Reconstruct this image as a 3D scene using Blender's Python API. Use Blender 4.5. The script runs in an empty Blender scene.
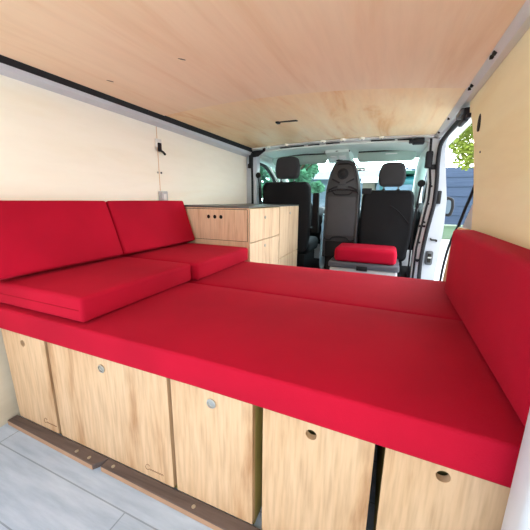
import bpy, bmesh, math, random
from mathutils import Vector, Matrix
random.seed(7)
scene = bpy.context.scene
COL = scene.collection
PI = math.pi

# ------------------------------------------------------------------ materials
def new_mat(name):
    m = bpy.data.materials.new(name)
    m.use_nodes = True
    nt = m.node_tree
    b = nt.nodes['Principled BSDF']
    return m, nt, b

def srgb(r, g, b):
    f = lambda c: (c/255/12.92) if c/255 <= 0.04045 else ((c/255+0.055)/1.055)**2.4
    return (f(r), f(g), f(b), 1)

def plain(name, col, rough=0.6, metal=0.0, var=0.12, scale=8.0, bump=0.0, bscale=200.0, spec=0.5):
    m, nt, b = new_mat(name)
    tc = nt.nodes.new('ShaderNodeTexCoord')
    n = nt.nodes.new('ShaderNodeTexNoise'); n.inputs['Scale'].default_value = scale
    n.inputs['Detail'].default_value = 4
    nt.links.new(tc.outputs['Object'], n.inputs['Vector'])
    r = nt.nodes.new('ShaderNodeValToRGB')
    r.color_ramp.elements[0].position = 0.3; r.color_ramp.elements[1].position = 0.7
    r.color_ramp.elements[0].color = tuple(c*(1-var) for c in col[:3]) + (1,)
    r.color_ramp.elements[1].color = tuple(min(1, c*(1+var)) for c in col[:3]) + (1,)
    nt.links.new(n.outputs['Fac'], r.inputs['Fac'])
    nt.links.new(r.outputs['Color'], b.inputs['Base Color'])
    b.inputs['Roughness'].default_value = rough
    b.inputs['Metallic'].default_value = metal
    b.inputs['Specular IOR Level'].default_value = spec
    if bump > 0:
        n2 = nt.nodes.new('ShaderNodeTexNoise'); n2.inputs['Scale'].default_value = bscale
        nt.links.new(tc.outputs['Object'], n2.inputs['Vector'])
        bp = nt.nodes.new('ShaderNodeBump'); bp.inputs['Strength'].default_value = bump
        bp.inputs['Distance'].default_value = 0.002
        nt.links.new(n2.outputs['Fac'], bp.inputs['Height'])
        nt.links.new(bp.outputs['Normal'], b.inputs['Normal'])
    return m

def wood(name, light, mid, dark, grain=(12, 12, 0.8), streak=0.5, rough=0.5, knots=0.0, big=1.5, kdir=(1, 1, .45)):
    """long-fibre timber; `grain` holds the noise scale per axis, the small one runs along the fibre"""
    m, nt, b = new_mat(name)
    tc = nt.nodes.new('ShaderNodeTexCoord')
    mp = nt.nodes.new('ShaderNodeMapping'); mp.inputs['Scale'].default_value = grain
    nt.links.new(tc.outputs['Object'], mp.inputs['Vector'])
    n1 = nt.nodes.new('ShaderNodeTexNoise'); n1.inputs['Scale'].default_value = big
    n1.inputs['Detail'].default_value = 6; n1.inputs['Roughness'].default_value = 0.6
    n1.inputs['Distortion'].default_value = 0.6
    nt.links.new(mp.outputs['Vector'], n1.inputs['Vector'])
    r = nt.nodes.new('ShaderNodeValToRGB')
    e = r.color_ramp.elements
    e[0].position = 0.30; e[0].color = dark
    e[1].position = 0.72; e[1].color = light
    k = e.new(0.46); k.color = mid
    nt.links.new(n1.outputs['Fac'], r.inputs['Fac'])
    n2 = nt.nodes.new('ShaderNodeTexNoise'); n2.inputs['Scale'].default_value = big*7
    n2.inputs['Detail'].default_value = 3
    nt.links.new(mp.outputs['Vector'], n2.inputs['Vector'])
    r2 = nt.nodes.new('ShaderNodeValToRGB')
    r2.color_ramp.elements[0].position = 0.25; r2.color_ramp.elements[1].position = 0.6
    r2.color_ramp.elements[0].color = (1-streak*0.45, 1-streak*0.5, 1-streak*0.55, 1)
    r2.color_ramp.elements[1].color = (1, 1, 1, 1)
    nt.links.new(n2.outputs['Fac'], r2.inputs['Fac'])
    mx = nt.nodes.new('ShaderNodeMix'); mx.data_type = 'RGBA'; mx.blend_type = 'MULTIPLY'
    mx.inputs['Factor'].default_value = 1
    nt.links.new(r.outputs['Color'], mx.inputs['A']); nt.links.new(r2.outputs['Color'], mx.inputs['B'])
    out = mx.outputs['Result']
    if knots > 0:
        mp2 = nt.nodes.new('ShaderNodeMapping')
        mp2.inputs['Scale'].default_value = kdir
        nt.links.new(tc.outputs['Object'], mp2.inputs['Vector'])
        v = nt.nodes.new('ShaderNodeTexVoronoi'); v.inputs['Scale'].default_value = 5.5
        nt.links.new(mp2.outputs['Vector'], v.inputs['Vector'])
        r3 = nt.nodes.new('ShaderNodeValToRGB')
        r3.color_ramp.elements[0].position = 0.04; r3.color_ramp.elements[1].position = 0.14
        r3.color_ramp.elements[0].color = (1-knots, 1-knots*1.15, 1-knots*1.3, 1)
        r3.color_ramp.elements[1].color = (1, 1, 1, 1)
        nt.links.new(v.outputs['Distance'], r3.inputs['Fac'])
        m2 = nt.nodes.new('ShaderNodeMix'); m2.data_type = 'RGBA'; m2.blend_type = 'MULTIPLY'
        m2.inputs['Factor'].default_value = 1
        nt.links.new(out, m2.inputs['A']); nt.links.new(r3.outputs['Color'], m2.inputs['B'])
        out = m2.outputs['Result']
    nt.links.new(out, b.inputs['Base Color'])
    b.inputs['Roughness'].default_value = rough
    b.inputs['Specular IOR Level'].default_value = 0.3
    return m

def fabric(name, col, weave=420.0, var=0.10, rough=0.85, sheen=0.25, bump=0.35):
    m, nt, b = new_mat(name)
    tc = nt.nodes.new('ShaderNodeTexCoord')
    v = nt.nodes.new('ShaderNodeTexVoronoi'); v.inputs['Scale'].default_value = weave
    nt.links.new(tc.outputs['Object'], v.inputs['Vector'])
    n = nt.nodes.new('ShaderNodeTexNoise'); n.inputs['Scale'].default_value = 3.0
    n.inputs['Detail'].default_value = 3
    nt.links.new(tc.outputs['Object'], n.inputs['Vector'])
    r = nt.nodes.new('ShaderNodeValToRGB')
    r.color_ramp.elements[0].color = tuple(c*(1-var) for c in col[:3]) + (1,)
    r.color_ramp.elements[1].color = tuple(min(1, c*(1+var)) for c in col[:3]) + (1,)
    r.color_ramp.elements[0].position = .3; r.color_ramp.elements[1].position = .7
    nt.links.new(n.outputs['Fac'], r.inputs['Fac'])
    nt.links.new(r.outputs['Color'], b.inputs['Base Color'])
    b.inputs['Roughness'].default_value = rough
    b.inputs['Specular IOR Level'].default_value = 0.15
    b.inputs['Sheen Weight'].default_value = sheen
    b.inputs['Sheen Roughness'].default_value = 0.5
    b.inputs['Sheen Tint'].default_value = tuple(min(1, c*1.6+0.05) for c in col[:3]) + (1,)
    bp = nt.nodes.new('ShaderNodeBump'); bp.inputs['Strength'].default_value = bump
    bp.inputs['Distance'].default_value = 0.001
    nt.links.new(v.outputs['Distance'], bp.inputs['Height'])
    nt.links.new(bp.outputs['Normal'], b.inputs['Normal'])
    return m

def glass(name, tint, gloss=0.06):
    m, nt, b = new_mat(name)
    nt.nodes.remove(b)
    out = nt.nodes['Material Output']
    t = nt.nodes.new('ShaderNodeBsdfTransparent'); t.inputs['Color'].default_value = tint
    g = nt.nodes.new('ShaderNodeBsdfGlossy'); g.inputs['Roughness'].default_value = 0.02
    mx = nt.nodes.new('ShaderNodeMixShader'); mx.inputs['Fac'].default_value = gloss
    nt.links.new(t.outputs[0], mx.inputs[1]); nt.links.new(g.outputs[0], mx.inputs[2])
    nt.links.new(mx.outputs[0], out.inputs['Surface'])
    return m

def planks(name, a, b_, c, width=0.15):
    """vinyl floor planks running along Y"""
    m, nt, b = new_mat(name)
    tc = nt.nodes.new('ShaderNodeTexCoord')
    mp = nt.nodes.new('ShaderNodeMapping'); mp.inputs['Scale'].default_value = (2, 14, 1)
    nt.links.new(tc.outputs['Object'], mp.inputs['Vector'])
    n = nt.nodes.new('ShaderNodeTexNoise'); n.inputs['Scale'].default_value = 2.2
    n.inputs['Detail'].default_value = 6; n.inputs['Roughness'].default_value = .65
    nt.links.new(mp.outputs['Vector'], n.inputs['Vector'])
    r = nt.nodes.new('ShaderNodeValToRGB')
    e = r.color_ramp.elements
    e[0].position = .3; e[0].color = a; e[1].position = .7; e[1].color = c
    k = e.new(.5); k.color = b_
    nt.links.new(n.outputs['Fac'], r.inputs['Fac'])
    br = nt.nodes.new('ShaderNodeTexBrick')
    br.inputs['Scale'].default_value = 1.0
    br.inputs['Brick Width'].default_value = 1.2; br.inputs['Row Height'].default_value = width
    br.inputs['Mortar Size'].default_value = 0.002
    br.inputs['Color1'].default_value = (1, 1, 1, 1); br.inputs['Color2'].default_value = (.88, .88, .88, 1)
    br.inputs['Mortar'].default_value = (.55, .55, .55, 1)
    nt.links.new(tc.outputs['Object'], br.inputs['Vector'])
    mx = nt.nodes.new('ShaderNodeMix'); mx.data_type = 'RGBA'; mx.blend_type = 'MULTIPLY'
    mx.inputs['Factor'].default_value = 1
    nt.links.new(r.outputs['Color'], mx.inputs['A']); nt.links.new(br.outputs['Color'], mx.inputs['B'])
    nt.links.new(mx.outputs['Result'], b.inputs['Base Color'])
    b.inputs['Roughness'].default_value = .45
    return m

M = {}
M['red'] = fabric('red_fabric', srgb(173, 11, 43), sheen=.1, var=.14)
M['red_dark'] = fabric('red_seam_fabric', srgb(150, 6, 26))
M['oak'] = wood('oak_panel', srgb(217, 186, 153), srgb(207, 172, 136), srgb(160, 112, 72), (9, 9, 0.7), .55, .5, .45, kdir=(1, 0, .45))
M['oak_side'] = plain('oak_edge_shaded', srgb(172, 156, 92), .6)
M['oak_pale'] = wood('pale_oak_unit', srgb(244, 219, 186), srgb(236, 207, 171), srgb(206, 164, 122), (10, 10, .8), .35, .5, .5, kdir=(0, 1, .45))
M['ply_wall'] = wood('birch_ply_wall', srgb(254, 251, 240), srgb(252, 248, 233), srgb(249, 242, 222), (6, .5, 3), .06, .55)
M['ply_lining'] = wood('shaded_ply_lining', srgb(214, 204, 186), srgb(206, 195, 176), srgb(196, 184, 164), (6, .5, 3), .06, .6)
M['ply_right'] = wood('birch_ply_door_side', srgb(252, 244, 204), srgb(250, 240, 196), srgb(246, 232, 184), (4, .6, 3), .06, .6)
M['ply_ceil'] = wood('ply_ceiling_sheet', srgb(249, 225, 192), srgb(246, 218, 183), srgb(237, 202, 161), (5, .5, 5), .10, .5)
M['ply_ceil_front'] = wood('ply_ceiling_front_sheet', srgb(253, 230, 188), srgb(250, 219, 170), srgb(234, 182, 120), (5, .8, 5), .12, .5)
M['ply_edge'] = plain('ply_edge', srgb(214, 170, 118), .6)
M['plank_edge'] = plain('cut_plank_edge', srgb(168, 132, 104), .6)
M['plank_dark'] = wood('dark_wood_plank', srgb(118, 102, 96), srgb(98, 84, 80), srgb(72, 62, 60), (1.2, 12, 12), .4, .6)
M['floor'] = planks('grey_vinyl_planks', srgb(156, 172, 194), srgb(174, 189, 209), srgb(190, 203, 221))
M['black_plastic'] = plain('black_plastic', srgb(26, 26, 28), .62, spec=.22, var=.15, bump=.15, bscale=500)
M['dark_plastic'] = plain('charcoal_plastic', srgb(33, 33, 36), .62, spec=.22, var=.1, bump=.15, bscale=500)
M['mould'] = plain('moulded_grey_plastic', srgb(47, 47, 50), .42, var=.06, spec=.5)
M['tray_face'] = plain('textured_tray_plastic', srgb(70, 71, 75), .6, var=.06, spec=.3)
M['tray_plastic'] = plain('grey_tray_plastic', srgb(62, 63, 67), .62, spec=.22, var=.08, bump=.2, bscale=600)
M['rubber'] = plain('black_rubber', srgb(34, 35, 38), .62, spec=.22)
M['seal'] = plain('grey_rubber_seal', srgb(62, 68, 78), .5)
M['white_paint'] = plain('white_body_paint', srgb(226, 228, 230), .3, var=.03)
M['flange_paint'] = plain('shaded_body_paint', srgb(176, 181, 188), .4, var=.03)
M['grey_paint'] = plain('grey_body_paint', srgb(214, 214, 210), .35, var=.05)
M['pillar_grey'] = plain('pale_grey_frame', srgb(196, 202, 210), .4, var=.04)
M['headliner'] = plain('headliner_fabric', srgb(216, 226, 219), .8, var=.03)
M['visor'] = plain('visor_vinyl', srgb(170, 190, 180), .7, var=.03)
M['seat_black'] = fabric('black_seat_fabric', srgb(33, 33, 35), 500, sheen=.1)
M['seat_grey'] = fabric('charcoal_headrest_fabric', srgb(62, 62, 64), 500, sheen=.15)
M['metal'] = plain('brushed_metal', srgb(196, 196, 190), .3, 1.0, var=.05)
M['metal_dark'] = plain('dark_metal', srgb(90, 92, 94), .4, .8)
M['hole'] = plain('dark_recess', srgb(28, 26, 20), .9)
M['olive'] = plain('olive_recess', srgb(96, 92, 52), .8)
M['white_plastic'] = plain('white_plastic', srgb(226, 226, 222), .4, var=.03)
M['worktop'] = plain('grey_worktop', srgb(92, 96, 92), .35, var=.1, scale=40)
M['grey_box'] = plain('light_grey_box', srgb(186, 188, 192), .5, var=.04)
M['grey_lid'] = plain('slate_lid', srgb(80, 82, 90), .5, var=.05)
M['engrave'] = plain('burnt_engraving', srgb(120, 84, 56), .8)
M['glass'] = glass('tinted_windscreen_glass', (.80, .98, .96, 1))
M['mirror_glass'] = plain('mirror_glass', srgb(96, 116, 130), .15, 0.0, var=.02)
M['silvered'] = plain('silvered_mirror', srgb(225, 232, 236), .12, 1.0, var=.02)
M['concrete'] = plain('pale_concrete', srgb(168, 168, 165), .9, var=.05, scale=1.0)
M['grass'] = plain('grass', srgb(56, 82, 50), .9, var=.25, scale=6)
M['fence'] = wood('slate_blue_boards', srgb(84, 100, 128), srgb(77, 93, 121), srgb(68, 84, 110), (.4, 6, 12), .3, .8)
M['bark'] = plain('bark', srgb(92, 74, 56), .9, var=.3)
M['leaf_light'] = plain('sunlit_leaves', srgb(132, 148, 52), .8, var=.35, scale=3)
M['leaf_dark'] = plain('shaded_leaves', srgb(84, 136, 104), .8, var=.4, scale=2)
M['house'] = plain('pale_render_wall', srgb(116, 134, 152), .9, var=.04)
M['house_roof'] = plain('slate_roof', srgb(100, 108, 118), .8, var=.1)
M['house_window'] = plain('dark_window_pane', srgb(92, 112, 130), .2)
M['teal'] = plain('teal_paint', srgb(8, 84, 90), .5, var=.1)
M['green_paint'] = plain('green_paint', srgb(14, 72, 52), .5, var=.1)
M['beige'] = plain('beige_render', srgb(118, 110, 98), .9, var=.05)
M['film'] = None
def film():
    m, nt, b = new_mat('clear_plastic_film')
    b.inputs['Base Color'].default_value = srgb(224, 240, 250)
    b.inputs['Roughness'].default_value = .12
    b.inputs['Alpha'].default_value = .8
    n = nt.nodes.new('ShaderNodeTexNoise'); n.inputs['Scale'].default_value = 30
    bp = nt.nodes.new('ShaderNodeBump'); bp.inputs['Strength'].default_value = .6
    nt.links.new(n.outputs['Fac'], bp.inputs['Height']); nt.links.new(bp.outputs['Normal'], b.inputs['Normal'])
    return m
M['film'] = film()

# ------------------------------------------------------------------ mesh helpers
class MB:
    def __init__(self): self.bm = bmesh.new()
    def _merge(self, t):
        me = bpy.data.meshes.new('tmp'); t.to_mesh(me); t.free()
        self.bm.from_mesh(me); bpy.data.meshes.remove(me); return self
    def box(self, x0, x1, y0, y1, z0, z1, bev=0.0, seg=2, mat=None):
        t = bmesh.new(); bmesh.ops.create_cube(t, size=1)
        for v in t.verts:
            v.co = Vector(((x0+x1)/2+v.co.x*(x1-x0), (y0+y1)/2+v.co.y*(y1-y0), (z0+z1)/2+v.co.z*(z1-z0)))
        if bev > 0: bmesh.ops.bevel(t, geom=list(t.edges), offset=bev, segments=seg, profile=.5, affect='EDGES')
        if mat is not None: bmesh.ops.transform(t, matrix=mat, verts=t.verts)
        return self._merge(t)
    def prism(self, pts, axis, a, b, bev=0.0, seg=2, holes=(), mat=None):
        """2-D outline (CCW or CW) with round holes, extruded along axis from a to b.
        axis x: pts are (y,z); y: (x,z); z: (x,y)"""
        def P(u, v, w):
            return {'x': (w, u, v), 'y': (u, w, v), 'z': (u, v, w)}[axis]
        t = bmesh.new()
        loops = [list(pts)]
        for (cx, cy, r, n) in holes:
            loops.append([(cx+r*math.cos(2*PI*i/n), cy+r*math.sin(2*PI*i/n)) for i in range(n)])
        edges = []
        for lp in loops:
            vs = [t.verts.new(P(u, v, a)) for u, v in lp]
            for i in range(len(vs)): edges.append(t.edges.new((vs[i], vs[(i+1) % len(vs)])))
        if holes:
            bmesh.ops.triangle_fill(t, edges=edges, use_beauty=True, use_dissolve=False)
        else:
            bmesh.ops.contextual_create(t, geom=edges)
        d = Vector(P(0, 0, b-a))
        g = bmesh.ops.extrude_face_region(t, geom=list(t.faces))
        for v in g['geom']:
            if isinstance(v, bmesh.types.BMVert): v.co += d
        bmesh.ops.recalc_face_normals(t, faces=t.faces)
        if bev > 0:
            es = [e for e in t.edges if len(e.link_faces) == 2 and e.calc_face_angle(0) > .6]
            bmesh.ops.bevel(t, geom=es, offset=bev, segments=seg, profile=.5, affect='EDGES')
        if mat is not None: bmesh.ops.transform(t, matrix=mat, verts=t.verts)
        return self._merge(t)
    def tube(self, pts, r, n=10, closed=False, smooth=0, flat=None):
        P = [Vector(p) for p in pts]
        for _ in range(smooth):      # Catmull-Rom refinement
            Q = []
            N = len(P)
            for i in range(N-1 if not closed else N):
                p0 = P[max(i-1, 0)] if not closed else P[i-1]
                p1 = P[i]; p2 = P[(i+1) % N]
                p3 = P[min(i+2, N-1)] if not closed else P[(i+2) % N]
                Q.append(p1); Q.append((9*(p1+p2)-p0-p3)/16)
            if not closed: Q.append(P[-1])
            P = Q
        t = bmesh.new(); rings = []; N = len(P)
        up = Vector((0, 0, 1))
        prev = None
        for i in range(N):
            a = P[i-1] if (i > 0 or closed) else P[i]
            b = P[(i+1) % N] if (i < N-1 or closed) else P[i]
            d = (b-a).normalized()
            if prev is None:
                s = d.cross(up)
                if s.length < .1: s = d.cross(Vector((1, 0, 0)))
            else:
                s = prev-d*prev.dot(d)
            s.normalize(); prev = s; q = d.cross(s)
            rr = r if not callable(r) else r(i/(N-1))
            f = flat or (1, 1)
            rings.append([t.verts.new(P[i]+s*rr*f[0]*math.cos(2*PI*k/n)+q*rr*f[1]*math.sin(2*PI*k/n)) for k in range(n)])
        for i in range(N-1 if not closed else N):
            A, B = rings[i], rings[(i+1) % N]
            for k in range(n): t.faces.new((A[k], A[(k+1) % n], B[(k+1) % n], B[k]))
        if not closed:
            t.faces.new(rings[0][::-1]); t.faces.new(rings[-1])
        bmesh.ops.recalc_face_normals(t, faces=t.faces)
        return self._merge(t)
    def lathe(self, prof, origin, axis='z', n=24):
        """prof: (radius, height) pairs along the axis"""
        t = bmesh.new(); rings = []
        o = Vector(origin)
        for (r, h) in prof:
            ring = []
            for k in range(n):
                c, s = math.cos(2*PI*k/n)*r, math.sin(2*PI*k/n)*r
                v = {'z': Vector((c, s, h)), 'y': Vector((c, h, s)), 'x': Vector((h, c, s))}[axis]
                ring.append(t.verts.new(o+v))
            rings.append(ring)
        for A, B in zip(rings, rings[1:]):
            for k in range(n): t.faces.new((A[k], A[(k+1) % n], B[(k+1) % n], B[k]))
        t.faces.new(rings[0]); t.faces.new(rings[-1])
        bmesh.ops.recalc_face_normals(t, faces=t.faces)
        return self._merge(t)
    def quad(self, *pts):
        vs = [self.bm.verts.new(p) for p in pts]; self.bm.faces.new(vs); return self
    def loft(self, rings, cap=True):
        t = bmesh.new()
        R = [[t.verts.new(p) for p in ring] for ring in rings]
        n = len(R[0])
        for A, B in zip(R, R[1:]):
            for k in range(n): t.faces.new((A[k], A[(k+1) % n], B[(k+1) % n], B[k]))
        if cap: t.faces.new(R[0]); t.faces.new(R[-1])
        bmesh.ops.recalc_face_normals(t, faces=t.faces)
        return self._merge(t)

def build(name, mb, mat, parent=None, smooth=True, sharp=0.7, sub=0):
    me = bpy.data.meshes.new(name); mb.bm.to_mesh(me); mb.bm.free()
    me.materials.append(M[mat] if isinstance(mat, str) else mat)
    if smooth:
        for p in me.polygons: p.use_smooth = True
        try: me.set_sharp_from_angle(angle=sharp)
        except Exception: pass
    o = bpy.data.objects.new(name, me); COL.objects.link(o)
    if parent is not None:
        off = Vector((0, 0, 0)); q = parent
        while q is not None: off += q.location; q = q.parent
        o.parent = parent
        me.transform(Matrix.Translation(-off))
    if sub:
        s = o.modifiers.new('subd', 'SUBSURF'); s.levels = sub; s.render_levels = sub
    return o

def thing(name, label, cat, loc, group=None):
    o = bpy.data.objects.new(name, None); COL.objects.link(o)
    o.location = loc; o.empty_display_size = .05
    o['label'] = label; o['category'] = cat
    if group: o['group'] = group
    return o

def tag(o, label, cat, group=None):
    o['label'] = label; o['category'] = cat
    if group: o['group'] = group
    # put the origin at the thing's base
    vs = [v.co for v in o.data.vertices]
    c = Vector((sum(v.x for v in vs)/len(vs), sum(v.y for v in vs)/len(vs), min(v.z for v in vs)))
    o.data.transform(Matrix.Translation(-c)); o.location = c
    return o

def struct(name, mb, mat, parent=None, **kw):
    o = build(name, mb, mat, parent, **kw)
    if parent is None: o['kind'] = 'structure'
    return o

# ------------------------------------------------------------------ the van shell
WL = -1.325                       # inner face of the left ply wall
def ceil_z(x): return 1.281 + .044*(1-((x+.50)/.75)**2)
def front_y(x):                   # front edge of the ceiling ply
    u = (x+1.25)/1.49
    return 2.64+.50*u*(1-u)*1.0 - .10*u + .0

struct('floor', MB().box(-1.6, .34, -.25, 2.62, -.09, -.032), 'floor')
struct('floor_cab', MB().box(-1.5, .42, 2.62, 4.3, -.10, -.01), 'rubber')
struct('ground', MB().box(-60, 60, -30, 90, -.75, -.55), 'concrete')

# left wall: lower lining box, sloping shoulder, tall sheet in two boards with a seam
prof = [(WL, -.032), (WL, 1.262), (-1.40, 1.262), (-1.40, -.032)]
wl = struct('wall_left', MB().prism(prof, 'y', -.2, 1.479), 'ply_wall', smooth=False)
struct('wall_sheet', MB().prism(prof, 'y', 1.481, 2.69), 'ply_wall', wl, smooth=False)
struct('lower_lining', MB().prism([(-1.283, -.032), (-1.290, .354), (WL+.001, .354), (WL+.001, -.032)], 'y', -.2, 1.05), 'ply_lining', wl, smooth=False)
struct('seam_strip', MB().box(WL-.004, WL+.0008, 1.478, 1.482, .6, 1.245), 'ply_edge', wl, smooth=False)

# right wall: one sheet whose front edge follows the rear pillar
yz = [(-.2, -.032), (1.50, -.032), (1.50, .70), (1.495, .71), (1.52, .86), (1.555, .95), (1.60, 1.065), (1.675, 1.174),
      (1.735, 1.222), (1.755, 1.272), (-.2, 1.272)]
def rx(z): return .325-.03*max(0, (z-.7))/.56
mb = MB(); t = bmesh.new()
mb.prism(yz, 'x', 0, .03)
for v in mb.bm.verts: v.co.x += rx(v.co.z)
wr = struct('wall_right', mb, 'ply_right', smooth=False)
mb = MB()
sl = [(1.535+.020*math.cos(a), 1.135+.034*math.sin(a)) for a in [2*PI*i/20 for i in range(20)]]
mb.prism(sl, 'x', rx(1.135)-.003, rx(1.135)+.004)
build('oval_recess', mb, 'hole', wr)
build('wall_screw', MB().lathe([(.004, -.003), (.004, .002)], (rx(1.013), 1.473, 1.013), 'x', 12), 'metal_dark', wr)

# ceiling: two arched ply sheets
def arch(y0, y1f, z_off=0, nx=28, ny=6, seam=None):
    mb = MB()
    th = .012
    x0, x1 = -1.255, .247
    grid = []
    for j in range(ny+1):
        row = []
        for i in range(nx+1):
            x = x0+(x1-x0)*i/nx
            ya = y0(x) if callable(y0) else y0
            yb = y1f(x)
            row.append((x, ya+(yb-ya)*j/ny))
        grid.append(row)
    bm = mb.bm
    lo = [[bm.verts.new((x, y, ceil_z(x)+z_off)) for x, y in r] for r in grid]
    hi = [[bm.verts.new((x, y, ceil_z(x)+z_off+th)) for x, y in r] for r in grid]
    for j in range(ny):
        for i in range(nx):
            bm.faces.new((lo[j][i], lo[j+1][i], lo[j+1][i+1], lo[j][i+1]))
            bm.faces.new((hi[j][i], hi[j][i+1], hi[j+1][i+1], hi[j+1][i]))
    for j in range(ny):
        bm.faces.new((lo[j][0], hi[j][0], hi[j+1][0], lo[j+1][0]))
        bm.faces.new((lo[j][nx], lo[j+1][nx], hi[j+1][nx], hi[j][nx]))
    for i in range(nx):
        bm.faces.new((lo[0][i], lo[0][i+1], hi[0][i+1], hi[0][i]))
        bm.faces.new((lo[ny][i], hi[ny][i], hi[ny][i+1], lo[ny][i+1]))
    bmesh.ops.recalc_face_normals(bm, faces=bm.faces)
    return mb
seam = lambda x: 1.465+.075*(x+1.25)
ce = struct('ceiling', arch(-.2, seam), 'ply_ceil')
struct('ceiling_sheet', arch(lambda x: seam(x)+.0015, front_y, .003), 'ply_ceil_front', ce)
# slot cut into the front sheet, with a dark backing plate and a thin lip
zc = ceil_z(-.68)+.003
mb = MB().prism([(-.745, 1.975), (-.62, 1.985), (-.615, 2.008), (-.738, 2.0)], 'z', zc-.004, zc+.004)
build('ceiling_slot', mb, 'hole', ce)
build('slot_hook', MB().box(-.757, -.735, 1.965, 2.005, zc-.012, zc+.004, .002), 'black_plastic', ce)
# small dark scars in the veneer
mb = MB()
for (x, y, a) in ((-1.127, 1.004, 1.2), (-.759, 1.004, .9)):
    z = ceil_z(x)
    c, s = math.cos(a)*.014, math.sin(a)*.014
    mb.prism([(x-c, y-s), (x+.0015, y-.002), (x+c, y+s), (x-.0015, y+.002)], 'z', z-.0018, z+.001)
build('veneer_scar', mb, 'plank_dark', ce)
# outer roof skin keeps daylight out above the sheets
struct('roof_skin', MB().prism([(-1.45, 1.30), (-1.2, 1.37), (-.5, 1.40), (.2, 1.37), (.42, 1.30), (.42, 1.42), (-1.45, 1.42)], 'y', -.2, 3.25), 'white_paint', smooth=False)['kind'] = 'structure'
for o in list(COL.objects):
    if o.name == 'roof_skin': o.name = 'ceiling_outer'

# left cant rail: black cover strip above, white metal strip below
def rail(sec):
    return MB().loft([[(x, y, z) for x, z in sec(t)] for y, t in ((-.2, 0), (.8, .15), (1.5, .4), (2.1, .7), (2.665, 1))])
struct('trim_1', rail(lambda t: [(-1.252, 1.31), (-1.246, 1.284), (-1.256, 1.263-.010*t), (-1.262, 1.262-.010*t), (-1.31, 1.262-.010*t), (-1.31, 1.31)]), 'rubber', smooth=False)
struct('trim_2', rail(lambda t: [(-1.260, 1.263-.010*t), (-1.270, 1.250-.020*t), (-1.319, 1.248-.034*t), (-1.36, 1.248-.034*t), (-1.36, 1.263-.010*t)]), 'pillar_grey', smooth=False)
# right cant rail over the sliding door
struct('trim_3', MB().prism([(.246, 1.284), (.268, 1.266), (.294, 1.272), (.40, 1.285), (.40, 1.34), (.246, 1.34)], 'y', -.2, 2.70, .002), 'grey_paint')
mb = MB()
for (y, l) in ((1.23, .02), (1.26, .015), (1.52, .02), (1.56, .012), (2.05, .02), (2.42, .02)):
    mb.box(.249, .260, y, y+l, 1.270, 1.281, .002)
o = build('rail_hole', mb, 'hole', bpy.data.objects['trim_3'])
# rear pillar at the camera's right hand
struct('trim_4', MB().box(.206, .345, .425, .485, -.05, 1.36, .012, 3), 'pillar_grey')

# body side behind the right lining and the rear pillar of the sliding door opening
mb = MB()
cp = [(-.2, -.3), (1.72, -.3), (1.98, .0), (2.085, .20), (2.085, .344), (2.0, .557), (1.825, .701), (1.72, .796), (1.655, .852), (1.66, 1.0),
      (1.72, 1.17), (1.85, 1.25), (1.85, 1.36), (-.2, 1.36)]
mb.prism(cp, 'x', .358, .42)
struct('wall_body', mb, 'white_paint', smooth=False).name = 'wall_outer'
# lower ply board lining the step of the sliding door
mb = MB().prism([(1.50, .0), (1.83, 0), (1.845, .40), (1.78, .58), (1.72, .66), (1.66, .70), (1.50, .705)], 'x', .305, .322, .002)
struct('trim_5', mb, 'ply_edge')

# sliding-door aperture seal: one continuous rubber loop from the rear pillar over the top to the front pillar
loop = [(.335, 2.06, .05), (.335, 2.10, .34), (.338, 2.009, .557), (.338, 1.825, .701), (.338, 1.724, .796), (.338, 1.64, .865), (.338, 1.57, .96), (.338, 1.56, 1.08),
        (.332, 1.62, 1.19), (.31, 1.78, 1.238), (.305, 1.95, 1.250), (.30, 2.2, 1.252), (.298, 2.40, 1.25), (.292, 2.52, 1.235),
        (.285, 2.56, 1.19), (.286, 2.56, 1.08), (.294, 2.555, .97), (.295, 2.55, .80), (.276, 2.55, .643), (.256, 2.55, .41), (.258, 2.55, .23), (.262, 2.55, .03)]
struct('trim_6', MB().tube(loop, lambda u: .007 if u < .30 else (.007+.008*min(1, (u-.30)/.12)), 10, smooth=2), 'rubber')

# front pillar (B) on the right: inner grey-white column and the outer flange with lock gear
inner = [(.215, 2.60, 1.27), (.222, 2.61, 1.15), (.232, 2.61, 1.05), (.246, 2.60, .95), (.246, 2.60, .83), (.222, 2.60, .62), (.205, 2.60, .45), (.205, 2.60, 0)]
def strip(pl, w, dy, taper=None):
    rings = []
    for i, (x, y, z) in enumerate(pl):
        ww = w if taper is None else taper[i]
        rings.append([(x, y, z), (x+ww, y, z), (x+ww, y+dy, z), (x, y+dy, z)])
    return MB().loft(rings)
struct('trim_7', strip(inner, .065, .10), 'white_paint', smooth=False)
fl = [(.275, 2.565, 1.30), (.28, 2.565, 1.225), (.288, 2.565, 1.02), (.292, 2.565, .83), (.276, 2.565, .633), (.252, 2.565, .40), (.254, 2.565, .24), (.256, 2.565, -.3)]
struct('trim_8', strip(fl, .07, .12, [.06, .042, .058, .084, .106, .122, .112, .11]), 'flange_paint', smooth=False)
# dark channel with bolts down the inner column
bp = bpy.data.objects['trim_7']
ch = [(x+.004, y-.006, z) for x, y, z in inner]
build('pillar_channel', strip(ch, .016, .008), 'rubber', bp, smooth=False)
mb = MB()
for (x, z) in ((.268, .93), (.262, .80), (.252, .66), (.235, .50), (.235, .35)):
    mb.lathe([(.006, -.008), (.008, 0), (.008, .004)], (x, 2.598, z), 'y', 10)
build('pillar_bolt', mb, 'rubber', bp)
mb = MB()
for z in (.63, .36): mb.box(.215, .262, 2.585, 2.6, z-.008, z+.008, .003)
build('cable_clip', mb, 'rubber', bp)
mb = MB().box(.205, .252, 2.57, 2.62, 1.06, 1.18, .01, 3).box(.245, .285, 2.572, 2.60, 1.05, 1.085, .005)
build('upper_cover', mb, 'dark_plastic', bp)

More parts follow.
